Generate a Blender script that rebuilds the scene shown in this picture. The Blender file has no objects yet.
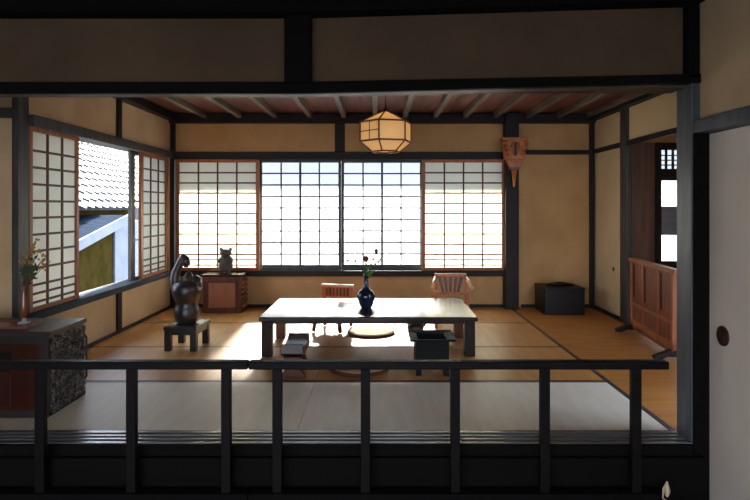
import bpy, math, random
from mathutils import Vector, Matrix
random.seed(7)
S = bpy.context.scene
COL = S.collection

# ------------------------------------------------------------------ camera
cd = bpy.data.cameras.new('camera'); cam = bpy.data.objects.new('camera', cd); COL.objects.link(cam)
cam.location = (0, 0, 1.163); cam.rotation_euler = (math.radians(90), 0, 0)
cd.sensor_width = 36; cd.lens = 27.84; cd.shift_x = -.004; cd.shift_y = -.0573
cd.clip_start = .02; cd.clip_end = 300
S.camera = cam

# ------------------------------------------------------------------ world and sun
w = bpy.data.worlds.new('sky'); S.world = w; w.use_nodes = True
nt = w.node_tree; bg = nt.nodes['Background']
tc = nt.nodes.new('ShaderNodeTexCoord'); sx = nt.nodes.new('ShaderNodeSeparateXYZ')
cr = nt.nodes.new('ShaderNodeValToRGB')
cr.color_ramp.elements[0].position = 0.0; cr.color_ramp.elements[0].color = (.90, .93, 1, 1)
cr.color_ramp.elements[1].position = 0.7; cr.color_ramp.elements[1].color = (.55, .72, 1, 1)
nt.links.new(tc.outputs['Generated'], sx.inputs[0]); nt.links.new(sx.outputs['Z'], cr.inputs[0])
nt.links.new(cr.outputs[0], bg.inputs[0]); bg.inputs[1].default_value = 2.1
sd = bpy.data.lights.new('sun', 'SUN'); sd.energy = 28; sd.angle = math.radians(4.5); sd.color = (1, .90, .76)
sun = bpy.data.objects.new('sun', sd); COL.objects.link(sun)
sdir = Vector((.045, -1, -.515)); sun.rotation_euler = sdir.to_track_quat('-Z', 'Y').to_euler(); sun.location = (0, 12, 6)
S.view_settings.view_transform = 'Standard'; S.view_settings.look = 'None'
S.view_settings.exposure = 1.4; S.view_settings.gamma = 1; S.view_settings.use_curve_mapping = False

# ------------------------------------------------------------------ materials
def lin(r, g, b):
    f = lambda c: (c/255/12.92) if c <= 10 else ((c/255+.055)/1.055)**2.4
    return (f(r), f(g), f(b), 1)
def mat(name, c1, c2=None, scale=4, stretch=(1, 1, 1), rough=.6, bump=0, bscale=40, detail=4, spec=.5, metal=0, coat=0, lo=.35, hi=.65):
    m = bpy.data.materials.new(name); m.use_nodes = True
    n = m.node_tree; b = n.nodes['Principled BSDF']; L = n.links
    b.inputs['Roughness'].default_value = rough; b.inputs['Metallic'].default_value = metal
    b.inputs['Specular IOR Level'].default_value = spec; b.inputs['Coat Weight'].default_value = coat
    t = n.nodes.new('ShaderNodeTexCoord'); mp = n.nodes.new('ShaderNodeMapping'); mp.inputs['Scale'].default_value = stretch
    L.new(t.outputs['Object'], mp.inputs[0])
    no = n.nodes.new('ShaderNodeTexNoise'); no.inputs['Scale'].default_value = scale; no.inputs['Detail'].default_value = detail
    L.new(mp.outputs[0], no.inputs[0])
    r = n.nodes.new('ShaderNodeValToRGB'); r.color_ramp.elements[0].position = lo; r.color_ramp.elements[1].position = hi
    r.color_ramp.elements[0].color = c1; r.color_ramp.elements[1].color = c2 or c1
    L.new(no.outputs[0], r.inputs[0]); L.new(r.outputs[0], b.inputs['Base Color'])
    if bump:
        n2 = n.nodes.new('ShaderNodeTexNoise'); n2.inputs['Scale'].default_value = bscale; n2.inputs['Detail'].default_value = 5
        L.new(mp.outputs[0], n2.inputs[0])
        bp = n.nodes.new('ShaderNodeBump'); bp.inputs['Strength'].default_value = bump; bp.inputs['Distance'].default_value = .01
        L.new(n2.outputs[0], bp.inputs['Height']); L.new(bp.outputs[0], b.inputs['Normal'])
    return m
def tatami(name, c1, c2, axis, rough=.5, spec=.5):
    m = mat(name, c1, c2, 3, (6, 1, 1) if axis == 'x' else (1, 6, 1), rough, spec=spec)
    n = m.node_tree; L = n.links; b = n.nodes['Principled BSDF']
    t = n.nodes.new('ShaderNodeTexCoord'); wv = n.nodes.new('ShaderNodeTexWave')
    wv.bands_direction = 'Y' if axis == 'x' else 'X'; wv.inputs['Scale'].default_value = 30; wv.inputs['Distortion'].default_value = .6
    L.new(t.outputs['Object'], wv.inputs[0])
    bp = n.nodes.new('ShaderNodeBump'); bp.inputs['Strength'].default_value = .25; bp.inputs['Distance'].default_value = .002
    L.new(wv.outputs[0], bp.inputs['Height']); L.new(bp.outputs[0], b.inputs['Normal'])
    return m
def sheet(name, col, trans, clear, tint=(1, 1, 1, 1)):
    """thin paper or frosted glass: diffuse + translucent + some clear transmission"""
    m = bpy.data.materials.new(name); m.use_nodes = True
    n = m.node_tree; L = n.links; n.nodes.remove(n.nodes['Principled BSDF']); out = n.nodes['Material Output']
    no = n.nodes.new('ShaderNodeTexNoise'); no.inputs['Scale'].default_value = 9
    r = n.nodes.new('ShaderNodeValToRGB'); r.color_ramp.elements[0].color = tuple(c*.93 for c in col[:3])+(1,); r.color_ramp.elements[1].color = col
    t = n.nodes.new('ShaderNodeTexCoord'); L.new(t.outputs['Object'], no.inputs[0]); L.new(no.outputs[0], r.inputs[0])
    d = n.nodes.new('ShaderNodeBsdfDiffuse'); tr = n.nodes.new('ShaderNodeBsdfTranslucent'); tp = n.nodes.new('ShaderNodeBsdfTransparent')
    tp.inputs[0].default_value = tint
    L.new(r.outputs[0], d.inputs[0]); L.new(r.outputs[0], tr.inputs[0])
    a = n.nodes.new('ShaderNodeMixShader'); a.inputs[0].default_value = trans; L.new(d.outputs[0], a.inputs[1]); L.new(tr.outputs[0], a.inputs[2])
    c = n.nodes.new('ShaderNodeMixShader'); c.inputs[0].default_value = clear; L.new(a.outputs[0], c.inputs[1]); L.new(tp.outputs[0], c.inputs[2])
    L.new(c.outputs[0], out.inputs[0])
    return m

POST = mat('dark_post_wood', lin(52, 50, 50), lin(72, 70, 70), 3, (9, 9, .8), .5, .08, 30, spec=.35)
POSTB = mat('blue_grey_post_wood', lin(54, 62, 70), lin(74, 82, 90), 3, (9, 9, .8), .45, .08, 30)  # post wood with the blue sky light put into its colour
LEDGE = mat('weathered_ledge_wood', lin(62, 68, 76), lin(82, 88, 96), 3, (9, .8, 9), .9, .05, 30, spec=.1)
BEAM = mat('black_beam_wood', lin(22, 17, 15), lin(32, 25, 22), 3, (.8, 9, 9), .6, .08, 30, spec=.3)
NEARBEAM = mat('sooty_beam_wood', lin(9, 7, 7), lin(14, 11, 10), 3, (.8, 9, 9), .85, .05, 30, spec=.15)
SILLW = mat('worn_sill_wood', lin(92, 90, 92), lin(122, 120, 122), 3, (.6, 12, 12), .22, .05, 30)
RAILW = mat('railing_wood', lin(17, 14, 15), lin(24, 19, 19), 4, (3, 3, 3), .5, .05, 30, spec=.1)
PLAST = mat('ochre_plaster', lin(178, 140, 96), lin(192, 154, 108), 3, (1, 1, 1), .95, .25, 120, spec=.1)
PLASTG = mat('grey_plaster', lin(196, 166, 130), lin(212, 184, 148), 3, (1, 1, 1), .95, .25, 120, spec=.1)
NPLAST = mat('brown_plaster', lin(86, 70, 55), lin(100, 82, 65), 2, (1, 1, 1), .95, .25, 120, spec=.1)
FUSUMA = mat('fusuma_paper', lin(222, 208, 194), lin(232, 220, 206), 2, (1, 1, 1), .85, .1, 90, spec=.2)
FUSUMAY = mat('cream_fusuma_paper', lin(208, 184, 144), lin(220, 196, 156), 2, (1, 1, 1), .85, .1, 90, spec=.2)
CEIL = mat('red_brown_boards', lin(92, 50, 42), lin(118, 66, 54), 3, (6, .6, 1), .6, .05, 30)
RAFT = mat('rafter_wood', lin(96, 84, 74), lin(120, 106, 94), 3, (9, .8, 9), .5, .05, 30)
TATO = tatami('golden_tatami', lin(184, 124, 58), lin(198, 140, 72), 'x', .42, 1.0)
TATOY = tatami('golden_tatami_lengthwise', lin(166, 106, 46), lin(180, 120, 58), 'y', .6, .3)
TATG = tatami('faded_tatami', lin(230, 218, 196), lin(238, 228, 208), 'x', .5, .9)  # front-row mats: paler and greyer than the golden ones
HERI = mat('dark_border_cloth', lin(52, 44, 46), lin(68, 58, 60), 30, (1, 1, 1), .5)
SHOJIW = mat('cedar_frame_wood', lin(132, 72, 34), lin(156, 90, 46), 3, (6, 6, 1), .5, .04, 30)
LATT = mat('lattice_wood', lin(70, 36, 24), lin(88, 48, 32), 3, (4, 4, 4), .6)
SASH = mat('dark_sash_wood', lin(38, 42, 48), lin(50, 54, 60), 3, (4, 4, 4), .5)
PAPER = sheet('shoji_paper', (.74, .75, .69, 1), .55, .0)
FROST = sheet('frosted_glass', (.32, .345, .365, 1), .7, .42, (.93, .96, 1, 1))
CLEAR = sheet('pale_pane', (.85, .9, 1, 1), .7, .85)
TABLE = mat('table_wood', lin(36, 27, 24), lin(50, 38, 33), 3, (.8, 9, 9), .27, .03, 20, spec=.32)
REDW = mat('red_brown_wood', lin(72, 32, 18), lin(96, 46, 28), 3, (6, 6, 1), .35, .04, 30)
REDP = mat('light_red_wood', lin(134, 78, 50), lin(150, 92, 60), 5, (6, 6, 1), .45, .04, 30)
SCREENW = mat('screen_wood', lin(146, 82, 50), lin(168, 100, 64), 4, (6, 6, 1), .4, .04, 30)
SCREEND = mat('screen_panel_wood', lin(112, 58, 36), lin(138, 78, 50), 5, (5, 5, 1), .45, .06, 30)
BLACKW = mat('black_lacquer', lin(10, 8, 8), lin(16, 13, 13), 4, (1, 1, 1), .45, spec=.3)
FOOTW = mat('dark_foot_wood', lin(28, 12, 11), lin(40, 18, 16), 4, (1, 1, 1), .5, spec=.3)
CHESTR = mat('chest_red_lacquer', lin(48, 16, 11), lin(62, 22, 15), 3, (1, 1, 3), .3, coat=.3)
IRON = mat('wrought_iron', lin(96, 92, 88), lin(132, 126, 120), 25, (1, 1, 1), .4, .4, 60, metal=.35)
CHESTT = mat('chest_dark_wood', lin(34, 26, 25), lin(46, 36, 34), 3, (1, 8, 8), .45)
POT = mat('bronze_glaze', lin(34, 28, 27), lin(60, 46, 38), 5, (1, 1, 2), .36, .1, 12, spec=.7)
STOOLW = mat('stool_wood', lin(34, 32, 32), lin(48, 45, 45), 4, (3, 3, 1), .35, .04, 30)
TLEG = mat('table_leg_wood', lin(26, 18, 15), lin(38, 27, 22), 3, (9, 9, .8), .55, .03, 20, spec=.25)
HIB = mat('green_black_brazier', lin(10, 17, 17), lin(18, 26, 25), 6, (1, 1, 1), .65, .05, 30, spec=.2)
ASH = mat('grey_ash', lin(60, 60, 60), lin(80, 78, 76), 20, (1, 1, 1), .95)
VASEB = mat('blue_black_glaze', lin(14, 24, 44), lin(34, 50, 74), 5, (1, 1, 1), .12, spec=.8)
CARVE = mat('carved_wood', lin(158, 86, 38), lin(192, 114, 56), 9, (1, 1, 1), .5, .3, 30)
CHAIRW = mat('chair_wood', lin(150, 78, 42), lin(186, 108, 64), 5, (5, 5, 1), .3, .04, 30)
CHAIRD = mat('chair_dark_wood', lin(60, 32, 24), lin(84, 46, 34), 5, (5, 5, 1), .35)
CUSH = mat('straw_cushion', lin(196, 164, 122), lin(214, 182, 140), 40, (1, 1, 1), .8, .3, 60)
CUSHR = mat('cushion_rim', lin(78, 38, 26), lin(98, 50, 36), 30, (1, 1, 1), .7)
LEAF = mat('leaf_green', lin(52, 92, 34), lin(84, 128, 52), 20, (1, 1, 1), .5)
LEAFD = mat('dark_leaf', lin(40, 52, 30), lin(66, 78, 42), 20, (1, 1, 1), .6)
STEM = mat('stem_brown', lin(62, 52, 34), lin(80, 66, 42), 20, (1, 1, 1), .7)
FLOWR = mat('maroon_petal', lin(86, 34, 30), lin(120, 50, 42), 20, (1, 1, 1), .7)
FLOWY = mat('ochre_flower', lin(150, 112, 44), lin(186, 146, 66), 20, (1, 1, 1), .7)
FLOWW = mat('pale_petal', lin(214, 206, 176), lin(230, 222, 196), 20, (1, 1, 1), .7)
AMBER = mat('amber_glaze', lin(104, 56, 34), lin(140, 82, 54), 8, (1, 1, 1), .15, spec=.7)
TRAY = mat('tray_lacquer', lin(110, 66, 58), lin(130, 80, 70), 8, (1, 1, 1), .25)
DARKFL = mat('dark_floorboards', lin(20, 13, 11), lin(28, 19, 16), 3, (1, 8, 1), .5, .05, 30)
BROWNB = mat('brown_board', lin(92, 68, 56), lin(112, 84, 70), 3, (8, 8, .6), .6, .05, 30)
TILE = mat('grey_roof_tile', lin(64, 70, 78), lin(86, 92, 100), 9, (1, 1, 1), .7, .2, 30)
TIN = mat('blue_grey_tin', lin(34, 42, 54), lin(46, 54, 66), 4, (1, 6, 1), .95, spec=0)
OLIVE = mat('olive_wall', lin(50, 43, 18), lin(62, 54, 26), 4, (1, 1, 1), .9, .1, spec=0)
WHITEW = mat('white_wall', lin(126, 134, 148), lin(138, 146, 160), 3, (1, 1, 1), .9, spec=0)
GROUND = mat('gravel_ground', lin(84, 88, 94), lin(104, 108, 114), 30, (1, 1, 1), 1, spec=0)
BRASS = mat('aged_bronze', lin(70, 44, 34), lin(96, 62, 48), 20, (1, 1, 1), .35, metal=.7)
CORD = mat('cream_cord', lin(206, 184, 150), lin(220, 198, 164), 20, (1, 1, 1), .5)
BLKC = mat('black_cord', lin(20, 20, 20), None, 20)

# ------------------------------------------------------------------ mesh helper
class MB:
    def __init__(s): s.v = []; s.f = []; s.sm = []
    def add(s, vs, fs, smooth=False, M=None):
        o = len(s.v)
        s.v += [tuple((M @ Vector(p)) if M is not None else p) for p in vs]
        s.f += [tuple(i+o for i in f) for f in fs]; s.sm += [smooth]*len(fs); return s
    def box(s, x0, x1, y0, y1, z0, z1, M=None):
        vs = [(x, y, z) for z in (z0, z1) for y in (y0, y1) for x in (x0, x1)]
        return s.add(vs, [(0, 2, 3, 1), (4, 5, 7, 6), (0, 1, 5, 4), (2, 6, 7, 3), (0, 4, 6, 2), (1, 3, 7, 5)], False, M)
    def hexa(s, b, t, M=None):   # b,t: 4 points counter-clockwise, bottom and top
        return s.add(list(b)+list(t), [(3, 2, 1, 0), (4, 5, 6, 7), (0, 1, 5, 4), (1, 2, 6, 5), (2, 3, 7, 6), (3, 0, 4, 7)], False, M)
    def prism(s, pts, a, b, axis='y', M=None):   # polygon in the two other axes, extruded along axis a..b
        n = len(pts)
        P = {'y': lambda p, t: (p[0], t, p[1]), 'x': lambda p, t: (t, p[0], p[1]), 'z': lambda p, t: (p[0], p[1], t)}[axis]
        vs = [P(p, a) for p in pts]+[P(p, b) for p in pts]
        fs = [tuple(range(n)), tuple(range(2*n-1, n-1, -1))]+[(i, i+n, (i+1) % n+n, (i+1) % n) for i in range(n)]
        return s.add(vs, fs, False, M)
    def tube(s, pts, rad, n=10, M=None, sx=1, cap=True):
        pts = [Vector(p) for p in pts]; rad = rad if isinstance(rad, (list, tuple)) else [rad]*len(pts)
        vs = []; fs = []; u = None
        for i, p in enumerate(pts):
            d = (pts[min(i+1, len(pts)-1)]-pts[max(i-1, 0)]).normalized()
            if u is None: u = d.orthogonal().normalized()
            u = (u-d*u.dot(d)).normalized(); v = d.cross(u)
            for k in range(n):
                a = 2*math.pi*k/n; vs.append(tuple(p+(u*math.cos(a)+v*math.sin(a)*sx)*rad[i]))
        for i in range(len(pts)-1):
            for k in range(n):
                fs.append((i*n+k, i*n+(k+1) % n, (i+1)*n+(k+1) % n, (i+1)*n+k))
        if cap: fs += [tuple(range(n-1, -1, -1)), tuple(range((len(pts)-1)*n, len(pts)*n))]
        return s.add(vs, fs, True, M)
    def lathe(s, prof, n=32, M=None, smooth=True):   # prof: (r, z)
        vs = []; fs = []; m = len(prof)
        for r, z in prof:
            for k in range(n):
                a = 2*math.pi*k/n; vs.append((r*math.cos(a), r*math.sin(a), z))
        for i in range(m-1):
            for k in range(n): fs.append((i*n+k, i*n+(k+1) % n, (i+1)*n+(k+1) % n, (i+1)*n+k))
        fs += [tuple(range(n-1, -1, -1)), tuple(range((m-1)*n, m*n))]
        return s.add(vs, fs, smooth, M)
    def ball(s, c, r, n=10, M=None):
        r = r if isinstance(r, (tuple, list)) else (r, r, r)
        vs = []; fs = []; m = max(4, n//2+1)
        for i in range(1, m):
            th = math.pi*i/m
            for k in range(n):
                a = 2*math.pi*k/n
                vs.append((c[0]+r[0]*math.sin(th)*math.cos(a), c[1]+r[1]*math.sin(th)*math.sin(a), c[2]-r[2]*math.cos(th)))
        for i in range(m-2):
            for k in range(n): fs.append((i*n+k, i*n+(k+1) % n, (i+1)*n+(k+1) % n, (i+1)*n+k))
        b = len(vs); vs += [(c[0], c[1], c[2]-r[2]), (c[0], c[1], c[2]+r[2])]
        for k in range(n): fs.append((b, (k+1) % n, k)); fs.append((b+1, (m-2)*n+k, (m-2)*n+(k+1) % n))
        return s.add(vs, fs, True, M)
    def build(s, name, m, parent=None, bevel=0, loc=None, subd=0):
        me = bpy.data.meshes.new(name); me.from_pydata(s.v, [], s.f); me.materials.append(m)
        me.polygons.foreach_set('use_smooth', s.sm); me.update()
        o = bpy.data.objects.new(name, me); COL.objects.link(o)
        if parent: o.parent = parent
        if loc: o.location = loc
        if bevel:
            b = o.modifiers.new('bevel', 'BEVEL'); b.width = bevel; b.segments = 2; b.limit_method = 'ANGLE'
        if subd:
            b = o.modifiers.new('sub', 'SUBSURF'); b.levels = subd; b.render_levels = subd
        return o
def R(d): return math.radians(d)
def thing(name, label, cat, loc, rz=0, group=None):
    o = bpy.data.objects.new(name, None); COL.objects.link(o); o.empty_display_size = .1
    o.location = loc; o.rotation_euler = (0, 0, rz); o['label'] = label; o['category'] = cat
    if group: o['group'] = group
    return o
def tag(o, label, cat, group=None):
    o['label'] = label; o['category'] = cat
    if group: o['group'] = group
    return o
def struct(name, mb, m, bevel=0, label=None):
    o = mb.build(name, m, None, bevel); o['kind'] = 'structure'
    if label: o['label'] = label
    return o
trim_no = [0]
def trim(m, *boxes, bevel=.004):
    trim_no[0] += 1
    mb = MB()
    for b in boxes: mb.box(*b)
    return struct('trim_%d' % trim_no[0], mb, m, bevel)

# ------------------------------------------------------------------ dimensions
BY = 6.74      # back wall face
LX = -2.40     # left wall face
RX = 2.50      # right wall face
FY = 2.99      # inner edge of the threshold

# ------------------------------------------------------------------ shell: back room
fl = MB().box(-3.2, 3.75, 2.85, 6.9, -.30, -.05); struct('floor', fl, DARKFL)
wb = MB()
wb.box(-2.6, 1.50, BY, BY+.16, -.05, .37)            # under the windows
wb.box(-2.6, 1.50, BY, BY+.16, 1.80, 2.35)
wb.box(-2.6, -2.34, BY, BY+.16, .37, 1.80)
wb.box(1.45, 2.66, BY, BY+.16, -.05, 2.35)
struct('wall_back', wb, PLAST)
wl = MB()
wl.box(LX-.16, LX, 3.99, BY+.16, -.05, .37)
wl.box(LX-.16, LX, 3.99, BY+.16, 1.80, 2.35)
wl.box(LX-.16, LX, 6.64, BY+.16, .37, 1.80)
wl.box(-3.2, LX-.045, 3.93, 3.99, -.05, 2.35)            # turned back wall beside the post
wl.box(-3.2, -3.05, 2.0, 3.93, -.3, 2.35)
struct('wall_left', wl, PLASTG)
wr = MB()
wr.box(RX, RX+.10, 3.0, 5.77, 1.82, 2.35); wr.box(RX, RX+.10, 5.95, BY, 1.82, 2.35)
wr.box(RX+.04, RX+.14, 6.11, BY+.16, -.05, 2.24)
struct('wall_right', wr, FUSUMAY)
# ceiling with rafters
ce = MB()
for i in range(14):
    x = -3.2+i*.5
    ce.box(x, x+.494, 3.05, BY+.9, 2.245, 2.27)
ce.box(-3.2, 3.8, 3.05, BY+.2, 2.272, 2.36)
ceil = struct('ceiling', ce, CEIL)
for x in (-2.37, -1.99, -1.59, -1.186, -.78, -.39, -.03, .31, .66, 1.0, 1.35, 1.72, 2.07, 2.42):
    MB().box(x-.026, x+.026, 3.06, BY-.06, 2.185, 2.246).build('rafter', RAFT, ceil, .003)
# beams and posts
trim(BEAM, (LX, RX, BY-.09, BY, 2.13, 2.235))                       # top beam back
trim(BEAM, (LX, 1.45, BY-.06, BY+.16, 1.712, 1.80))                     # lintel over the windows
trim(BEAM, (1.66, RX, BY-.035, BY, 1.772, 1.824))
trim(BEAM, (LX, 1.45, BY-.075, BY+.16, .365, .43))                      # sill under the windows
trim(BEAM, (LX, 1.48, BY-.02, BY, 0, .035), (1.66, RX, BY-.02, BY, 0, .035))
trim(BEAM, (-.50, -.385, BY-.03, BY, 1.80, 2.13))
trim(BEAM, (1.455, 1.605, BY-.14, BY, 0, 2.235), bevel=.006)         # big post
trim(BEAM, (LX, LX+.05, BY-.05, BY, 0, 2.235))
trim(BEAM, (RX-.05, RX, BY-.05, BY, 0, 2.235))
trim(BEAM, (LX, LX+.09, 3.99, BY-.09, 2.15, 2.235))                 # left top beam
trim(POST, (LX-.16, LX+.035, 3.99, BY-.05, 1.722, 1.80))
trim(LEDGE, (LX-.16, LX+.035, 3.99, BY-.05, .375, .43))
trim(BEAM, (LX, LX+.018, 3.99, BY-.05, 0, .03))
trim(BEAM, (LX, LX+.02, 5.31, 5.40, 1.80, 2.15))
trim(BEAM, (LX, LX+.02, 5.31, 5.40, 0, .375))
trim(POST, (LX-.045, LX, 3.87, 3.99, 0, 2.235), bevel=.004)             # left post
trim(POST, (-3.05, LX-.045, 3.88, 3.93, 1.765, 1.83))
trim(BEAM, (RX-.09, RX, 3.05, BY-.09, 2.15, 2.235))                 # right top beam
trim(BEAM, (RX-.03, RX+.10, 5.95, BY-.05, 1.78, 1.825), (RX-.03, RX, 3.0, 5.77, 1.775, 1.825))
trim(POST, (RX-.02, RX+.03, 5.77, 5.95, 0, 2.25), bevel=.006)
# threshold with sliding grooves
th = MB()
th.box(-3.05, 1.54, 2.85, FY, -.06, -.012)
for a, b in ((2.85, 2.872), (2.898, 2.914), (2.94, 2.956), (2.982, 3.01)): th.box(-3.05, 1.54, a, b, -.012, .004)
trim_no[0] += 1; struct('trim_%d' % trim_no[0], th, SILLW)
# right front post
trim(POSTB, (1.54, 1.64, 2.851, 2.995, -.06, 2.235), bevel=.006)
# front lintel: two spans, the right one risen a little with age
def span(y0, y1, zl, sl, zt, st, m):
    trim_no[0] += 1; lm = MB()
    h = lambda x, k: 0 if x < -.35 else (x+.35)*k
    for (a, b) in ((-3.1, -.35), (-.35, 1.62)):
        lm.hexa([(a, y0, zl+h(a, sl)), (b, y0, zl+h(b, sl)), (b, y1, zl+h(b, sl)), (a, y1, zl+h(a, sl))], [(a, y0, zt+h(a, st)), (b, y0, zt+h(b, st)), (b, y1, zt+h(b, st)), (a, y1, zt+h(a, st))])
    struct('trim_%d' % trim_no[0], lm, m, .003)
span(2.88, 2.97, 1.7245, .024, 1.762, .022, POST)
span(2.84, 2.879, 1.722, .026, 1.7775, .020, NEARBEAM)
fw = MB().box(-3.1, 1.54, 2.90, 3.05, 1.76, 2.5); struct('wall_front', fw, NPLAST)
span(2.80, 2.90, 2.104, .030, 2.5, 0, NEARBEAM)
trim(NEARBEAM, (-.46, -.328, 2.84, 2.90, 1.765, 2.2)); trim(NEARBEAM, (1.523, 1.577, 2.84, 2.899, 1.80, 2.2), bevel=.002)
trim(NEARBEAM, (1.545, 1.618, 2.83, 2.849, -.30, 1.525), bevel=.001)  # near-black board over the post front, its shade put into the colour
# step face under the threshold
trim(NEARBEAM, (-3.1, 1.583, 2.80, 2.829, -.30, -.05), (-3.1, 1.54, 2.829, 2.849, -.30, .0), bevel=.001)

# ------------------------------------------------------------------ shell: near room
struct('floor_near', MB().box(-3.2, 1.75, -1.6, 2.80, -.36, -.30), DARKFL)
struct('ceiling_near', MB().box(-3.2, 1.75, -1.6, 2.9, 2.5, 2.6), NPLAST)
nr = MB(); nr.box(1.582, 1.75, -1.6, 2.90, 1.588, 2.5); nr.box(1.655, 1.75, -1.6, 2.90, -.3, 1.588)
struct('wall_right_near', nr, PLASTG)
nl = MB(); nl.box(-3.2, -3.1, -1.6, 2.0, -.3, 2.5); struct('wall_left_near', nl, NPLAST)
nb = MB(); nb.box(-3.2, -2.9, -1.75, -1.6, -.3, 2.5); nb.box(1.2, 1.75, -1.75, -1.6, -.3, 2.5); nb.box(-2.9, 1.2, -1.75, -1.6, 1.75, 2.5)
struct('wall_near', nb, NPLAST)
trim(POSTB, (1.545, 1.655, -1.6, 2.849, 1.525, 1.588))                  # picture rail along the near right wall

# ------------------------------------------------------------------ side passage behind the right opening
sw = MB()
sw.box(3.65, 3.75, 3.0, 6.1, -.05, 2.35); sw.box(RX+.1, 3.75, 6.06, 6.16, 1.83, 2.35)
sw.box(RX+.1, 3.75, 2.9, 3.0, -.05, 2.35)
struct('wall_passage', sw, PLAST)
struct('wall_passage_back', MB().box(RX+.036, 2.875, 6.02, 6.10, 0, 1.83), BROWNB)
trim(BEAM, (2.875, 2.93, 5.99, 6.10, 0, 1.83), (2.93, 3.65, 6.02, 6.10, 1.47, 1.56), (2.93, 3.65, 6.02, 6.1, .46, .52), (2.93, 3.65, 6.02, 6.1, 1.76, 1.83))

# ------------------------------------------------------------------ shoji and glass windows
win_no = [0]
def panel(M, W, z0, z1, cols, ys, frame_m, latt_m, pane_m, stile=.04, rail=.035, bar=.017, brail=None, thick=.03, mid=None, pane_name='paper'):
    """panel in its own frame: x 0..W, depth y 0..thick, z"""
    win_no[0] += 1
    brail = brail or rail
    f = MB()
    f.box(0, stile, 0, thick, z0, z1, M); f.box(W-stile, W, 0, thick, z0, z1, M)
    f.box(stile, W-stile, 0, thick, z1-rail, z1, M); f.box(stile, W-stile, 0, thick, z0, z0+brail, M)
    root = struct('window_%d' % win_no[0], f, frame_m, .002)
    l = MB(); x0, x1 = stile, W-stile; za, zb = z0+brail, z1-rail
    for i in range(1, cols):
        x = x0+(x1-x0)*i/cols; bw = bar*(1.5 if mid == i else 1)
        l.box(x-bw/2, x+bw/2, .004, .016, za, zb, M)
    for z in ys: l.box(x0, x1, .006, .014, z-bar/2, z+bar/2, M)
    l.build('lattice', latt_m, root)
    MB().box(x0-.005, x1+.005, .018, .021, za-.005, zb+.005, M).build(pane_name, pane_m, root)
    return root
shoji_rows = lambda top: [top-.118*i for i in range(1, 10)]+[top-.118*9-.062, top-.118*9-.122]
T = Matrix.Translation
top = 1.712; bot = .43
SR = shoji_rows(1.677)
panel(T((-2.335, BY-.052, 0)), .965, bot, top, 4, SR, SHOJIW, LATT, PAPER)
panel(T((.505, BY-.052, 0)), .965, bot, top, 4, SR, SHOJIW, LATT, PAPER)
GR = [1.69-.1345*i for i in range(1, 9)]
panel(T((-1.385, BY+.02, 0)), .955, bot, top, 4, GR, SASH, SASH, FROST, .032, .03, .017, .06, .03, 2, 'glass')
panel(T((-.43, BY+.055, 0)), .955, bot, top, 4, GR, SASH, SASH, FROST, .032, .03, .017, .06, .03, 2, 'glass')
# left wall panels: local x runs along +Y, local y (thickness) runs outwards to -X
def LM(y, out): return Matrix(((0, -1, 0, LX-out), (1, 0, 0, y), (0, 0, 1, 0), (0, 0, 0, 1)))
panel(LM(3.995, .0), .665, bot, 1.722, 3, SR, SHOJIW, LATT, PAPER, .04, .03)
panel(LM(5.88, .0), .755, bot, 1.722, 3, SR, SHOJIW, LATT, PAPER, .06, .035)
panel(LM(5.74, .045), .90, bot, 1.722, 1, [1.22, .83], SASH, SASH, CLEAR, .10, .03, .014, pane_name='glass')
# passage window
lw = MB()
win_no[0] += 1
for x in (2.93, 3.0, 3.07, 3.14, 3.21, 3.28, 3.35, 3.42, 3.49, 3.56, 3.63): lw.box(x-.01, x+.01, 6.03, 6.05, 1.56, 1.76)
for z in (1.60, 1.65, 1.70): lw.box(2.93, 3.65, 6.035, 6.045, z-.006, z+.006)
lat = struct('window_%d' % win_no[0], lw, BEAM)
MB().box(2.93, 3.65, 6.06, 6.064, 1.56, 1.76).build('glass', FROST, lat)
win_no[0] += 1
lw = MB(); lw.box(2.93, 3.65, 6.04, 6.07, 1.44, 1.47); lw.box(2.93, 3.65, 6.04, 6.07, .52, .60); lw.box(2.93, 2.945, 6.04, 6.07, .52, 1.47); lw.box(3.60, 3.65, 6.04, 6.07, .52, 1.47)
lat = struct('window_%d' % win_no[0], lw, BEAM)
MB().box(2.945, 3.60, 6.045, 6.06, .87, 1.17).build('window_board', mat('blue_grey_board', lin(110, 122, 146), lin(124, 136, 160), 4, (1, 1, 5), .5), lat)
MB().box(2.945, 3.60, 6.065, 6.068, .60, 1.44).build('glass', FROST, lat)

# ------------------------------------------------------------------ sliding doors
d1 = MB(); d1.box(1.620, 1.65, .95, 2.85, -.298, 1.52)
door = struct('door_1', d1, FUSUMA)
def ring_x(x, y, z, ro, ri, m, parent, sgn=-1):
    M = T((x, y, z)) @ Matrix.Rotation(R(-90), 4, 'Y')
    MB().lathe([(ri*.2, -.004), (ro, -.004), (ro, .006), (ri, .008), (ri*.9, .002), (ri*.05, .001)], 24, M).build('door_handle', m, parent)
ring_x(1.620, 2.72, .558, .047, .032, BRASS, door)
sp = MB()
for k in range(26):
    y = random.uniform(2.0, 2.8); z = random.uniform(-.2, 1.45)
    sp.ball((1.6215, y, z), (.0012, .004, .005), 6)
sp.build('paper_speck', BROWNB, door)
d2 = MB(); d2.box(RX+.01, RX+.035, 5.95, BY, .0, 1.78)
door = struct('door_2', d2, FUSUMAY)
trim(BEAM, (RX-.012, RX+.012, 5.95, BY-.05, 0, .028))
M = T((RX+.009, 6.18, .50)) @ Matrix.Rotation(R(-90), 4, 'Y')
MB().lathe([(.002, -.004), (.022, -.004), (.022, .005), (.014, .007), (.002, .002)], 16, M).build('door_handle', BRASS, door)

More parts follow.
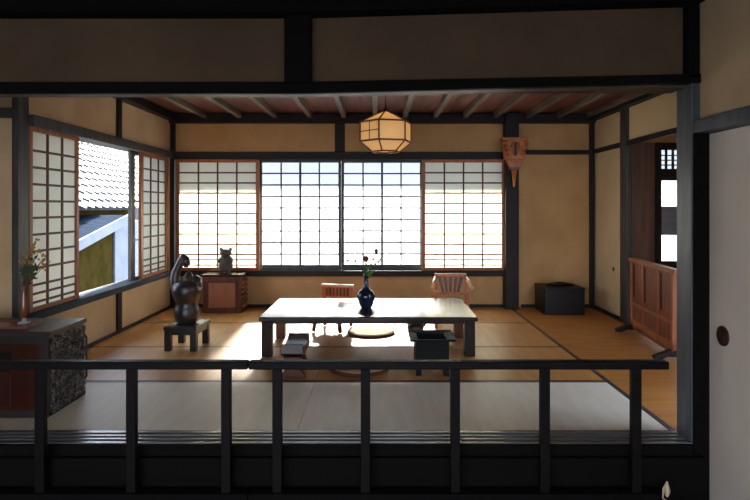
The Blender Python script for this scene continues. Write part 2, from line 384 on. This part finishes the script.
# ------------------------------------------------------------------ tatami mats
HERIB = mat('brown_border_cloth', lin(92, 60, 34), lin(104, 70, 42), 30, (1, 1, 1), .6)
def mat_thing(x0, x1, y0, y1, along, m, label, b=.030, hm=None):
    hm = hm or HERI
    t = thing('tatami_mat', label, 'tatami mat', ((x0+x1)/2, (y0+y1)/2, -.05), 0, None)
    hx, hy = (x1-x0)/2-.0015, (y1-y0)/2-.0015
    if along == 'x':
        MB().box(-hx, hx, -hy+b, hy-b, 0, .0485).build('mat_surface', m, t)
        for s in (-1, 1): MB().box(-hx, hx, min(s*hy, s*(hy-b)), max(s*hy, s*(hy-b)), 0, .0497).build('border_band', hm, t)
    else:
        MB().box(-hx+b, hx-b, -hy, hy, 0, .0485).build('mat_surface', m, t)
        for s in (-1, 1): MB().box(min(s*hx, s*(hx-b)), max(s*hx, s*(hx-b)), -hy, hy, 0, .0497).build('border_band', hm, t)
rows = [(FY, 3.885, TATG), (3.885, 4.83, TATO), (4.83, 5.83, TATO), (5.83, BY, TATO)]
lab = [['faded grey tatami mat in the front row, running under the iron-fronted chest', 'faded grey tatami mat in the front row, right half along the threshold'],
       ['golden tatami mat in front of the statue stool, second row from the threshold', 'golden tatami mat under the black brazier, second row from the threshold'],
       ['golden tatami mat under the statue stool, third row from the threshold', 'golden tatami mat under the right half of the low table'],
       ['golden tatami mat under the small red cabinet by the back windows', 'golden tatami mat behind the table beside the large square post']]
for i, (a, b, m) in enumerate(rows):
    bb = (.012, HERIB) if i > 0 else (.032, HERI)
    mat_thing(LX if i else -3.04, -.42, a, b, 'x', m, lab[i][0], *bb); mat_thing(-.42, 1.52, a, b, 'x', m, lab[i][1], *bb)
mat_thing(1.52, RX-.012, 4.87, BY, 'y', TATOY, 'golden tatami mat under the low black box in the right strip')
mat_thing(1.52, RX-.012, FY, 4.87, 'y', TATOY, 'golden tatami mat by the right front post, running up to the wooden screen')

# ------------------------------------------------------------------ low table
t = thing('low_table', 'long low dark wooden table with glossy top in the middle of the room', 'table', (0, 4.96, 0))
MB().box(-.925, .775, -.47, .47, .275, .31).build('tabletop', TABLE, t, .006)
MB().box(-.35, .18, -.06, .24, .3102, .3115).build('inlaid_lid', mat('lid_wood', lin(58, 50, 48), lin(76, 66, 62), 3, (.8, 9, 9), .14), t)
MB().box(-.36, .19, -.07, .25, .3098, .3109).build('lid_groove', BLACKW, t)
for x0, w0 in ((-.905, .08), (.675, .08)):
    MB().box(x0, x0+w0, -.46, -.38, 0, .275).build('leg', TLEG, t, .006)
    MB().box(x0, x0+w0, .17, .26, 0, .275).build('leg', REDW, t, .006)
MB().box(-.825, .675, .20, .225, .245, .275).build('apron', TABLE, t)
MB().box(-.825, .675, -.43, -.41, .25, .275).build('apron', TABLE, t)

# vase with flowers on the table
VX, VY = -.10, 4.90
t = thing('flower_vase', 'blue-black bottle vase with a narrow neck on the low table', 'vase', (VX, VY, .3115))
MB().lathe([(.02, .0), (.040, .0), (.046, .008), (.060, .04), (.076, .085), (.078, .105), (.066, .135), (.036, .158), (.022, .18), (.018, .22), (.019, .27), (.026, .285), (.020, .284), (.012, .26), (.01, .2)], 32).build('body', VASEB, t)
t2 = thing('flower_arrangement', 'maroon bloom, bud and green leaves standing in the blue-black vase', 'flowers', (VX, VY, .3115+.25))
def leaf(mb, p, d, L, Wd):
    p = Vector(p); d = Vector(d).normalized(); s_ = d.cross(Vector((0, 1, .2))).normalized(); n_ = d.cross(s_)
    pts = [p, p+d*L*.35+s_*Wd, p+d*L*.4+n_*Wd*.25, p+d*L*.35-s_*Wd, p+d*L]
    mb.add([tuple(q) for q in pts], [(0, 1, 2), (0, 2, 3), (1, 4, 2), (2, 4, 3)], True)
def blossom(mb, c, r, n=9):
    for k in range(n):
        a = 2*math.pi*k/n; leaf(mb, c, (math.cos(a), -.4, math.sin(a)), r, r*.35)
        leaf(mb, c, (math.cos(a+.3)*.6, -.9, math.sin(a+.3)*.6), r*.8, r*.3)
    mb.ball(c, r*.45, 8)
st = MB(); st.tube([(0, 0, -.07), (-.006, 0, .05), (-.002, 0, .155)], .004, 6); st.tube([(.004, 0, -.07), (.03, .01, .1), (.085, .01, .215)], .003, 6)
st.tube([(0, 0, -.03), (.05, 0, .09), (.10, -.01, .13), (.12, 0, .15)], .0025, 6); st.tube([(0, 0, .0), (-.05, 0, .11), (-.12, 0, .15), (-.155, 0, .145)], .0018, 5)
stm = st.build('stem', STEM, t2)
lf = MB()
for k in range(16):
    a = random.uniform(-1.1, 1.1); leaf(lf, (random.uniform(0, .03), random.uniform(-.02, .02), random.uniform(-.01, .07)), (math.sin(a)*.8+.35, random.uniform(-.3, .3), .9), random.uniform(.05, .085), .013)
lf.build('leaf', LEAF, stm)
b = MB(); blossom(b, (-.002, -.005, .165), .036); b.build('bloom', FLOWR, stm)
b = MB(); b.ball((.086, .01, .228), (.016, .016, .022), 8); b.build('bud', POT, stm)
for c in ((.06, 0, .16), (.105, -.01, .14), (.12, 0, .158), (-.09, 0, .145), (-.155, 0, .15), (.075, .0, .12)):
    b = MB(); blossom(b, c, .017, 6); b.build('small_bloom', FLOWW, stm)

# ------------------------------------------------------------------ round straw cushions
def cushion(loc, r, label):
    t = thing('round_cushion', label, 'cushion', loc, 0, 'round straw cushions around the low table')
    prof = [(.01, 0), (r-.02, 0), (r-.004, .006), (r, .013), (r-.004, .02), (r-.02, .025)]
    MB().lathe(prof, 48).build('rim', CUSHR, t)
    m = MB(); pr = []
    for k in range(12):
        q = (r-.022)*(1-k/12); pr += [(q, .025+.0015), (q-(r-.022)/24, .025+.003)]
    pr[-1] = (.001, .0275)
    m.lathe([(r-.02, .020)]+pr, 48).build('woven_top', CUSH, t)
cushion((-.065, 5.35, 0), .222, 'round straw cushion lying under the far side of the low table')
cushion((-.135, 4.16, 0), .218, 'round straw cushion on the near side of the low table')

# ------------------------------------------------------------------ arm rest on the near left
t = thing('arm_rest', 'dark red wooden armrest with waisted stand near the table left front leg', 'armrest', (-.585, 4.13, 0))
pf = [(-.085, .0), (.085, .0), (.085, .022), (.055, .045), (.048, .09), (.062, .14), (-.062, .14), (-.048, .09), (-.055, .045), (-.085, .022)]
for a in (-.18, .14): MB().prism(pf, a, a+.04, 'y').build('end_board', REDW, t, .004)
MB().box(-.03, .03, -.14, .14, .03, .06).build('stretcher', REDW, t, .003)
cu = []
for k in range(13):
    a = -1+k/6; cu.append((a*.18, .195+.035*a*a))
pp = cu+[(.19, .16), (.15, .14), (-.15, .14), (-.19, .16)]
MB().prism([(p[0], p[1]) for p in pp], -.078, .078, 'x').build('top_board', TABLE, t, .006)

# ------------------------------------------------------------------ brazier
t = thing('brazier', 'square green-black brazier with a flared rim near the table right front leg', 'brazier', (.375, 4.10, 0))
b = MB(); o, i_ = .115, .10
for (x0, x1, y0, y1) in ((-o, o, -o, -i_), (-o, o, i_, o), (-o, -i_, -i_, i_), (i_, o, -i_, i_)): b.box(x0, x1, y0, y1, .05, .25)
b.box(-i_, i_, -i_, i_, .05, .07)
b.build('body', HIB, t, .003)
r_ = MB(); n4 = [(-1, -1), (1, -1), (1, 1), (-1, 1)]
for k in range(4):
    a, c = n4[k], n4[(k+1) % 4]
    f = lambda p, s_, z: (p[0]*s_, p[1]*s_, z)
    r_.hexa([f(a, .155, .245), f(c, .155, .245), f(c, .098, .235), f(a, .098, .235)], [f(a, .158, .262), f(c, .158, .262), f(c, .098, .25), f(a, .098, .25)])
r_.build('rim', HIB, t, .002)
for (x, y) in n4:
    MB().box(min(x*o, x*(o-.04)), max(x*o, x*(o-.04)), min(y*o, y*(o-.04)), max(y*o, y*(o-.04)), 0, .05).build('foot', HIB, t, .002)
MB().box(-.0995, .0995, -.0995, .0995, .07, .19).build('ash', ASH, t)

# small dark vessel under the table
t = thing('kettle', 'small dark round vessel with lid and curved handle under the table behind the brazier', 'kettle', (.345, 5.34, 0))
MB().lathe([(.02, .0), (.045, .0), (.055, .01), (.078, .05), (.076, .075), (.05, .10), (.035, .102)], 24).build('body', POT, t)
MB().lathe([(.034, .1025), (.03, .112), (.012, .118), (.006, .125), (.011, .135), (.004, .14)], 20).build('lid', POT, t)
MB().tube([(.06, 0, .06), (.085, 0, .08), (.10, 0, .105)], [.014, .01, .007], 10).build('spout', POT, t)
MB().tube([(-.07*math.cos(a), 0, .08+.085*math.sin(a)) for a in [math.pi*k/10 for k in range(11)]], .005, 8).build('handle', POT, t)

# ------------------------------------------------------------------ low chairs behind the table
t = thing('low_chair', 'low orange-brown wooden chair with a panelled back, behind the table left of the vase', 'chair', (-.43, 5.52, 0), R(-15), 'low wooden chairs behind the table')
for x in (-.12, .12):
    MB().tube([(x*1.1, -.17, .006), (x*.85, -.13, .205)], [.018, .022], 10).build('leg', CHAIRD, t)
    MB().tube([(x*1.15, .15, .006), (x*.9, .13, .205)], [.017, .02], 10).build('leg', CHAIRD, t)
MB().prism([(-.15, -.16), (.15, -.16), (.17, .16), (-.17, .16)], .20, .23, 'z').build('seat', CHAIRW, t, .008)
for x in (-.145, .145): MB().box(x-.016, x+.016, .125, .155, .23, .39).build('back_post', CHAIRW, t, .004)
MB().box(-.165, .165, .12, .165, .385, .41).build('top_rail', mat('pale_rail_wood', lin(196, 160, 130), lin(214, 178, 146), 5, (1, 5, 5), .2), t, .006)
MB().box(-.13, .13, .132, .148, .29, .385).build('back_panel', CHAIRW, t, .003)
b = MB()
for k in range(7): b.box(-.115+k*.036, -.101+k*.036, .126, .132, .30, .375)
b.build('carved_slat', REDW, t)
o = MB().lathe([(.02, 0), (.045, .0), (.055, .02), (.058, .06), (.048, .085), (.05, .09), (.03, .088)], 20).build('pot', POT, None, 0, (-.40, 6.0, 0))
bpy.data.objects.remove(o)

t = thing('low_chair', 'low orange-brown armchair with splayed slats and open arms, behind the table at right', 'chair', (.715, 5.66, 0), R(-4), 'low wooden chairs behind the table')
for x in (-.15, .15):
    MB().box(x-.014, x+.014, -.12, -.09, 0, .36).build('leg', CHAIRW, t, .003)
    MB().box(x-.014, x+.014, .13, .16, 0, .46).build('leg', CHAIRW, t, .003)
    MB().tube([(x*1.22, -.15, .395), (x*1.1, 0, .44), (x*.95, .15, .475)], [.020, .017, .016], 10).build('arm', mat('worn_arm_wood', lin(206, 152, 112), lin(222, 172, 130), 5, (5, 1, 5), .25), t)  # arms paler than the rest of the chair
MB().box(-.165, .165, -.12, .15, .19, .22).build('seat', CHAIRW, t, .008)
MB().box(-.16, .16, .125, .16, .465, .50).build('top_rail', CHAIRW, t, .006)
MB().box(-.14, .14, .13, .155, .29, .315).build('back_rail', CHAIRW, t, .004)
for k, x in enumerate((-.10, -.05, 0, .05, .10)):
    MB().hexa([(x*.75-.012, .132, .31), (x*.75+.012, .132, .31), (x*.75+.012, .15, .31), (x*.75-.012, .15, .31)],
              [(x*1.1-.016, .132, .47), (x*1.1+.016, .132, .47), (x*1.1+.016, .15, .47), (x*1.1-.016, .15, .47)]).build('slat', REDW, t)

# ------------------------------------------------------------------ statue and stool
t = thing('plant_stool', 'small dark square wooden stool carrying the glazed sculpture', 'stool', (-1.585, 4.83, 0), R(-3))
MB().box(-.135, .135, -.17, .17, .165, .20).build('seat', STOOLW, t, .006)
for x in (-.13, .08):
    for y in (-.165, .115): MB().box(x, x+.05, y, y+.05, 0, .165).build('leg', STOOLW, t, .003)
b = MB(); b.box(-.125, .125, -.16, -.145, .13, .165); b.box(-.125, .125, .145, .16, .13, .165); b.box(-.125, -.11, -.145, .145, .13, .165); b.box(.11, .125, -.145, .145, .13, .165)
b.build('apron', STOOLW, t)
def skin(name, m, verts, edges, rads, loc, parent=None, sub=2, rot=0):
    me = bpy.data.meshes.new(name); me.from_pydata(verts, edges, []); me.materials.append(m)
    o = bpy.data.objects.new(name, me); COL.objects.link(o); o.location = loc; o.rotation_euler = (0, 0, rot)
    if parent: o.parent = parent
    o.modifiers.new('skin', 'SKIN').use_smooth_shade = True
    sv = me.skin_vertices[0].data if me.skin_vertices else None
    if sv is None:
        bpy.context.view_layer.objects.active = o; me.attributes
    for i, r in enumerate(rads):
        sv[i].radius = r if isinstance(r, tuple) else (r, r)
    sv[0].use_root = True
    s_ = o.modifiers.new('sub', 'SUBSURF'); s_.levels = sub; s_.render_levels = sub
    return o
def sculpt():
    t = thing('glazed_sculpture', 'dark glazed gourd-shaped sculpture with a raised looping arm on the small stool', 'sculpture', (-1.595, 4.84, .20))
    m = MB()
    m.lathe([(.02, 0), (.070, 0), (.084, .010), (.100, .045), (.105, .085), (.098, .125), (.086, .155), (.092, .18), (.110, .215), (.122, .255), (.121, .295), (.104, .33), (.07, .352), (.02, .36)], 36)
    m.build('body', POT, t)
    # arm: leaves the left shoulder, rises, loops over and comes down to a fist
    MB().tube([(-.072, 0, .27), (-.098, 0, .32), (-.102, 0, .375), (-.090, 0, .425), (-.066, 0, .475), (-.044, 0, .52), (-.024, -.005, .545), (-.008, -.01, .53), (.0, -.01, .495), (-.004, -.01, .462)], [.052, .044, .038, .035, .033, .033, .031, .031, .032, .014], 14, None, 1.1).build('raised_arm', POT, t)
    MB().tube([(.005, 0, .30), (.012, -.005, .355), (.018, -.005, .395), (.022, -.005, .425)], [.06, .046, .034, .014], 14).build('neck', POT, t)
    MB().tube([(.05, 0, .27), (.076, 0, .32), (.078, 0, .36), (.06, 0, .388)], [.062, .052, .044, .022], 14).build('shoulder', POT, t)
sculpt()

# ------------------------------------------------------------------ small cabinet and carved bear
t = thing('small_cabinet', 'small red-brown wooden cabinet with a paler front panel by the back windows', 'cabinet', (-1.715, 6.52, 0))
b = MB(); b.box(-.21, .21, -.14, .12, 0, .395); b.build('body', REDW, t, .004)
MB().box(-.225, .225, -.155, .13, .395, .42).build('top_board', TABLE, t, .004)
MB().box(-.15, .145, -.15, -.139, .055, .33).build('door', REDP, t, .003)
b = MB(); b.box(-.17, -.15, -.156, -.14, .04, .345); b.box(.145, .165, -.156, -.14, .04, .345); b.box(-.17, .165, -.156, -.14, .33, .35); b.box(-.17, .165, -.156, -.14, .035, .055)
b.build('door_frame', REDW, t)
MB().box(-.22, .22, -.15, .12, 0, .03).build('plinth', REDW, t, .003)
for k in range(6): MB().box(.205, .228, -.12, .10, .05+k*.054, .075+k*.054).build('side_slat', REDP, t)
t = thing('bear_figure', 'small dark carved bear standing upright on the red-brown cabinet', 'figurine', (-1.705, 6.50, .42))
m = MB()
m.tube([(0, 0, .015), (0, 0, .06), (0, 0, .12), (0, 0, .175), (0, 0, .195)], [.066, .078, .078, .068, .052], 16)
m.ball((0, -.005, .228), (.068, .055, .046), 16)
m.ball((0, -.052, .215), (.022, .022, .018), 10)
for s in (-1, 1):
    m.ball((s*.052, 0, .268), (.024, .015, .022), 10)
    m.tube([(s*.055, 0, .165), (s*.068, -.025, .13), (s*.045, -.055, .12)], [.024, .02, .017], 10)
    m.tube([(s*.04, 0, .07), (s*.048, -.035, .035), (s*.045, -.05, .012)], [.034, .028, .014], 10)
m.build('body', mat('bear_wood', lin(48, 42, 38), lin(74, 66, 58), 30, (1, 1, 1), .5, .6, 50), t)
b = MB()
for s in (-1, 1): b.ball((s*.02, -.05, .235), .005, 8)
b.ball((0, -.073, .222), .006, 8)
b.build('face_mark', BLACKW, t)

# ------------------------------------------------------------------ black box at the right
t = thing('low_box', 'low black lacquered box standing in the far right corner', 'box', (2.015, 6.46, 0))
MB().box(-.215, .215, -.21, .20, 0, .27).build('body', BLACKW, t, .004)
MB().box(-.22, .22, -.215, .205, .27, .288).build('lid', BLACKW, t, .004)
MB().box(-.205, .205, -.213, -.21, .02, .25).build('front_panel', mat('black_panel', lin(12, 9, 9), lin(18, 14, 13), 4, (1, 1, 6), .5, spec=.3), t)
o = thing('cloth_bundle', 'folded dark cloth lying on top of the low black box', 'cloth', (2.03, 6.45, .288))
m = MB(); m.tube([(-.15, .02, .012), (-.08, 0, .018), (0, .01, .022), (.09, 0, .016), (.15, .02, .011)], [.012, .018, .022, .016, .011], 12, None, 1.0)
m.build('folded_cloth', BLACKW, o)

# ------------------------------------------------------------------ free-standing wooden screen
sx0, sy0, sx1, sy1 = 2.385, 5.44, 2.268, 4.42
ang = math.atan2(sy1-sy0, sx1-sx0)
t = thing('standing_screen', 'reddish wooden standing screen on dark feet in front of the right opening', 'screen', ((sx0+sx1)/2, (sy0+sy1)/2, 0), ang)
L = math.hypot(sx1-sx0, sy1-sy0)/2
def sc(name, x0, x1, y0, y1, z0, z1, m, bv=.003): return MB().box(x0, x1, y0, y1, z0, z1).build(name, m, t, bv)
for x in (-L, L-.045): sc('stile', x, x+.045, -.022, .022, .055, .655, SCREENW)
sc('top_rail', -L-.04, L+.04, -.026, .026, .655, .69, SCREENW)
sc('bottom_rail', -L, L, -.022, .022, .075, .125, SCREENW); sc('middle_rail', -L+.045, L-.045, -.016, .016, .255, .285, SCREENW)
for x in (-.19, .19): sc('mullion', x-.018, x+.018, -.016, .016, .125, .655, SCREENW)
for (a, b_) in ((-L+.045, -.208), (-.172, .172), (.208, L-.045)):
    sc('panel', a, b_, -.005, .005, .285, .655, SCREEND, 0); sc('panel', a, b_, -.005, .005, .125, .255, SCREEND, 0)
    m = MB(); m.box(a+.02, a+.032, -.012, .012, .33, .63); m.build('slot_bar', FOOTW, t)
sc('base_board', -L+.02, L-.02, -.012, .012, .035, .075, SCREEND)
for x in (-L+.02, L-.02):
    pf = [(-.155, 0), (-.10, 0), (-.06, .02), (.06, .02), (.10, 0), (.155, 0), (.16, .02), (.10, .045), (.035, .07), (-.035, .07), (-.10, .045), (-.16, .02)]
    MB().prism(pf, x-.03, x+.03, 'x').build('foot', FOOTW, t, .005)

# ------------------------------------------------------------------ hanging lantern
t = thing('paper_lantern', 'six-sided paper lantern with brown wooden ribs hanging from the ceiling', 'lantern', (.066, 5.0, 1.625))
RR = .226; h1, h2 = .10, .262
def hexp(r, z, off=R(-165)): return [(r*math.cos(off+R(60)*k), r*math.sin(off+R(60)*k), z) for k in range(6)]
top6, mid6, low6, bot6 = hexp(.012, .365), hexp(RR, h2), hexp(RR, h1), hexp(.118, .015)
LPAP = sheet('lantern_paper', (.95, .80, .52, 1), .6, 0)
pm = MB()
for A, B in ((top6, mid6), (mid6, low6), (low6, bot6)):
    for k in range(6):
        j = (k+1) % 6; pm.add([A[k], A[j], B[j], B[k]], [(0, 1, 2, 3)])
pm.build('lantern_paper', LPAP, t)
rb = MB()
def bar(a, b, r=.008): rb.tube([a, b], r, 4)
for k in range(6):
    j = (k+1) % 6
    bar(top6[k], mid6[k]); bar(mid6[k], low6[k], .009); bar(low6[k], bot6[k]); bar(mid6[k], mid6[j], .009); bar(low6[k], low6[j], .009); bar(bot6[k], bot6[j], .009)
    if k in (0, 3):
        a, b, c, d = [Vector(p) for p in (mid6[k], mid6[j], low6[k], low6[j])]
        bar((a+b)/2, (c+d)/2, .005); bar((a+c)/2, (b+d)/2, .005)
rb.build('lantern_frame', mat('lantern_rib_wood', lin(110, 56, 34), lin(130, 70, 44), 8), t)
MB().lathe([(.004, .36), (.02, .36), (.018, .38), (.008, .39), (.006, .41)], 12).build('cap', BLKC, t)
MB().tube([(0, 0, .40), (0, 0, .618)], .003, 6).build('cord', BLKC, t)
pl = bpy.data.lights.new('lantern_bulb', 'POINT'); pl.energy = .34; pl.color = (1, .62, .28); pl.shadow_soft_size = .04
po = bpy.data.objects.new('lantern_bulb', pl); COL.objects.link(po); po.parent = t; po.location = (0, 0, .19)

# ------------------------------------------------------------------ carved ornament on the big post
t = thing('carved_ornament', 'orange-brown carved wooden bracket tapering to a point, hung on the square post', 'ornament', (1.53, BY-.14, 1.385))
CY = -.075
def sq(w, d, z0, z1, w2=None, d2=None):
    w2 = w2 or w; d2 = d2 or d
    f = lambda a, b, z: [(-a, CY-b, z), (a, CY-b, z), (a, CY+b, z), (-a, CY+b, z)]
    return MB().hexa(f(w, d, z0), f(w2, d2, z1))
sq(.145, .074, .52, .555).build('cap_board', CARVE, t, .005)
obody = sq(.105, .06, .31, .52, .125, .07).build('body', CARVE, t, .006)
sc_ = MB()
for s in (-1, 1):
    for k in range(3):
        z = .49-k*.055; x = s*(.115-.018*k)
        sc_.tube([(x, CY-.05, z-.02), (x+s*.02, CY-.07, z), (x, CY-.08, z+.022), (x-s*.02, CY-.08, z+.008)], [.02, .018, .014, .008], 8)
    sc_.tube([(s*.03, CY-.06, .50), (s*.045, CY-.075, .44), (s*.03, CY-.07, .37)], [.014, .018, .01], 8)
sc_.build('carved_scroll', CARVE, obody)
MB().box(-.014, .014, CY-.074, CY-.058, .35, .50).build('dark_slot', BLACKW, obody)
sq(.05, .045, .225, .31, .09, .055).build('lower_body', CARVE, t, .005)
sq(.058, .05, .20, .225).build('collar', REDW, t, .004)
MB().lathe([(.004, 0), (.014, .03), (.018, .07), (.026, .13), (.036, .20)], 12, T((0, CY, 0))).build('finial', CARVE, t)
MB().box(-.05, .05, CY+.04, .0, .30, .50).build('back_plate', REDW, t)

# ------------------------------------------------------------------ iron-fronted chest at the left
t = thing('iron_bound_chest', 'dark red chest with an ornate wrought-iron side at the left edge', 'chest', (-2.22, 3.40, 0))
x0, x1, y0, y1 = -.42, .40, -.19, .19
MB().box(x0, x1, y0, y1, 0, .447).build('body', CHESTR, t, .004)
MB().box(x0-.01, x1+.012, y0-.012, y1+.012, .447, .475).build('top_board', CHESTT, t, .004)
b = MB()
for (a, c) in ((x0, x0+.04), (x1-.05, x1)): b.box(a, c, y0-.008, y0, .0, .447)
b.box(x0+.04, x1-.05, y0-.008, y0, .405, .447); b.box(x0+.04, x1-.05, y0-.008, y0, 0, .04)
b.build('front_frame', CHESTT, t)
MB().box(x0+.05, .19, y0-.006, y0, .25, .36).build('recess_panel', BLACKW, t)
MB().box(x0+.05, .19, y0-.006, y0, .06, .22).build('drawer', CHESTR, t, .002)
b = MB(); b.box(x1, x1+.006, y0+.01, y1-.01, .015, .425); plate = b.build('iron_plate', mat('black_iron', lin(58, 54, 52), lin(74, 70, 66), 20, (1, 1, 1), .5, metal=.5), t)
b = MB(); rr = random.Random(3)
for iy in range(9):
    for iz in range(11):
        cy = y0+.028+iy*.0405+rr.uniform(-.005, .005); cz = .035+iz*.038+rr.uniform(-.005, .005)
        r0 = rr.uniform(.014, .021); s = rr.choice((-1, 1)); a0 = rr.uniform(0, 6.28)
        b.tube([(x1+.008, cy+math.cos(a0+s*q*.62)*r0*(1-q*.09), cz+math.sin(a0+s*q*.62)*r0*(1-q*.09)) for q in range(9)], [.006-.0004*q for q in range(9)], 5)
        for q in range(3):
            a = rr.uniform(0, 6.28); leaf(b, (x1+.010, cy, cz), (.12, math.cos(a), math.sin(a)), .032, .009)
b.build('iron_scrollwork', IRON, plate)
b = MB(); b.tube([(x1+.008, y1-.012, .10), (x1+.022, y1-.012, .12), (x1+.022, y1-.012, .36), (x1+.008, y1-.012, .38)], .006, 6); b.build('locking_bar', BLKC, t)
for z in (.02, .42):
    MB().box(x1+.001, x1+.01, y0+.002, y1, z-.014, z+.012).build('edge_band', BLACKW, t)
# tray and vase on the chest
o = MB(); o.box(-.17, .17, -.09, .09, 0, .007); o.box(-.17, .17, -.09, -.083, .007, .013); o.box(-.17, .17, .083, .09, .007, .013); o.box(.163, .17, -.083, .083, .007, .013)
tr = o.build('tray', TRAY, None, 0, (-2.155, 3.36, .475)); tag(tr, 'shallow reddish lacquer tray lying on top of the iron-bound chest', 'tray')
t = thing('slender_vase', 'slender amber-brown vase on a glass foot standing on the chest', 'vase', (-2.075, 3.40, .482))
MB().lathe([(.01, 0), (.034, 0), (.034, .008), (.012, .014), (.010, .03)], 24).build('foot', mat('glass_foot', lin(180, 180, 182), None, 5, rough=.1, spec=.8), t)
MB().lathe([(.006, .03), (.017, .034), (.021, .07), (.019, .12), (.014, .17), (.013, .21), (.017, .225), (.010, .222)], 20).build('body', AMBER, t)
t = thing('dried_flowers', 'ochre and dark green flower sprigs standing in the slender amber vase', 'flowers', (-2.075, 3.40, .482+.15))
s_ = MB(); l_ = MB(); f_ = MB(); rr = random.Random(5)
tips = [(.04, .30), (.07, .33), (.10, .27), (.015, .25), (.085, .22), (-.03, .20), (.05, .24), (.11, .18), (.13, .24), (.02, .16)]
for (dx, dz) in tips:
    y = rr.uniform(-.04, .04)
    s_.tube([(0, 0, -.06), (dx*.25, y*.3, dz*.5), (dx, y, dz)], [.003, .0024, .0016], 5)
    for q in range(5): blossom(f_, (dx+rr.uniform(-.018, .018), y+rr.uniform(-.015, .015), dz+rr.uniform(-.045, .015)), .011, 5)
    for q in range(6):
        a = rr.uniform(-2, 2); u = rr.uniform(.45, .85)
        leaf(l_, (dx*u*u, y*u, dz*u), (math.sin(a), rr.uniform(-.4, .4), math.cos(a)*.6+.1), .04, .009)
stm = s_.build('stem', STEM, t); l_.build('leaf', LEAFD, stm); f_.build('blossom', FLOWY, stm)

# ------------------------------------------------------------------ railings on the step
RY = 2.74
def railing(x0, x1, posts, label, z=.438, end=None):
    t = thing('low_railing', label, 'railing', ((x0+x1)/2, RY, -.30))
    cx = (x0+x1)/2
    MB().box(x0-cx, x1-cx, -.024, .024, z+.30-.038, z+.30).build('top_rail', RAILW, t, .005)
    for p in posts: MB().box(p-.022-cx, p+.022-cx, -.018, .018, .12, z+.30-.038).build('post', RAILW, t, .003)
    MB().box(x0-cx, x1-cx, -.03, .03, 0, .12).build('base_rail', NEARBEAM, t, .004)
k = 580/RY
railing(-2.2, (248.5-378)/k, [(p-378)/k for p in (-51, 41, 132, 226.5)], 'dark wooden railing section at the left in front of the chest')
railing((249.5-378)/k, (667-378)/k, [(p-378)/k for p in (277.5, 365.5, 455, 544.5, 635.5)], 'dark wooden railing section at the centre and right, ending before the front post')
# pale cord over the base rail
t = thing('pull_cord', 'cream cord with a pear-shaped end lying over the railing base at lower right', 'cord', (1.345, 2.70, -.30))
MB().lathe([(.002, 0), (.010, .01), (.017, .03), (.016, .045), (.008, .075), (.005, .09)], 14, T((-.012, -.025, .125)) @ Matrix.Scale(.8, 4)).build('cord_end', CORD, t)
MB().tube([(-.012, -.025, .195), (-.03, -.026, .165), (-.032, -.026, .12), (.0, -.026, .10), (.08, -.03, .085), (.20, -.03, .09)], .0035, 6).build('cord', CORD, t)

# ------------------------------------------------------------------ outside
struct('ground', MB().box(-40, 40, -20, 60, -2.4, -2.0), GROUND)
ev = MB()
ev.hexa([(-2.6, BY+.17, 2.03), (2.6, BY+.17, 2.03), (2.6, BY+.92, 1.82), (-2.6, BY+.92, 1.82)], [(-2.6, BY+.17, 2.10), (2.6, BY+.17, 2.10), (2.6, BY+.92, 1.88), (-2.6, BY+.92, 1.88)])
struct('roof_eave', ev, BROWNB)
# neighbour house seen through the open left window
t = thing('neighbour_house', 'house outside the left window with a tiled roof, tin lean-to and olive wall', 'house', (-6.0, 13, -.5))
TILEG = mat('dark_tile_edge', lin(50, 54, 60), lin(62, 66, 72), 9, rough=.9, spec=.1)  # tile risers coloured darker to draw the shadow lines between courses
dx, dz, ro, tw = -.165, .155, 32, .30            # one course of tiles up the slope, tile width
b = MB(); g = MB(); sub = 6; nj = int(22/tw)*sub; W_ = nj+1
def crs(i, up):
    out = []
    for j in range(W_):
        q = (j % sub)/sub if i % 2 == 0 else ((j+sub//2) % sub)/sub
        arc = .09*math.sin(math.pi*q)
        out.append((.40+dx*i+arc, -7+j*tw/sub, 1.68+dz*i-arc*.9+(.035+.02*math.sin(math.pi*q) if up else 0)))
    return out
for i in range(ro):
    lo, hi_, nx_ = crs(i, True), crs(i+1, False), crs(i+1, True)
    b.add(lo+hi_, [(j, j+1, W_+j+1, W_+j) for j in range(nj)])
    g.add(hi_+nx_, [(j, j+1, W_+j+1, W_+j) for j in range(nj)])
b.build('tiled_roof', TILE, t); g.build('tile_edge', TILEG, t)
MB().box(.0, .40, -7, 15, 1.60, 1.69).build('eave', TILEG, t)
MB().box(-4.5, 0, -7, 15, -1.5, 1.62).build('wall', OLIVE, t)
def lz(y): return 1.094+.21*(y+3.3)
def slope(x0, x1, ya, yb, a, c): return MB().hexa([(x0, ya, lz(ya)-a), (x1, ya, lz(ya)-a), (x1, yb, lz(yb)-a), (x0, yb, lz(yb)-a)], [(x0, ya, lz(ya)+c), (x1, ya, lz(ya)+c), (x1, yb, lz(yb)+c), (x0, yb, lz(yb)+c)])
slope(-.02, .98, -5, -1.35, .05, 0).build('lean_to_roof', TIN, t)
slope(.98, 1.02, -5, -1.35, .16, .02).build('fascia_board', WHITEW, t)
MB().box(.0, .85, -4.9, -1.75, -1.5, .72).build('lean_to_wall', OLIVE, t)
slope(.0, .849, -4.9, -1.75, .75, -.06).build('lean_to_wall', OLIVE, t)
MB().box(.0, .87, -1.75, -1.68, -1.5, 1.36).build('corner_post', TILEG, t)
MB().box(.0, .85, -1.68, .6, -1.5, 1.36).build('lean_to_wall', WHITEW, t)
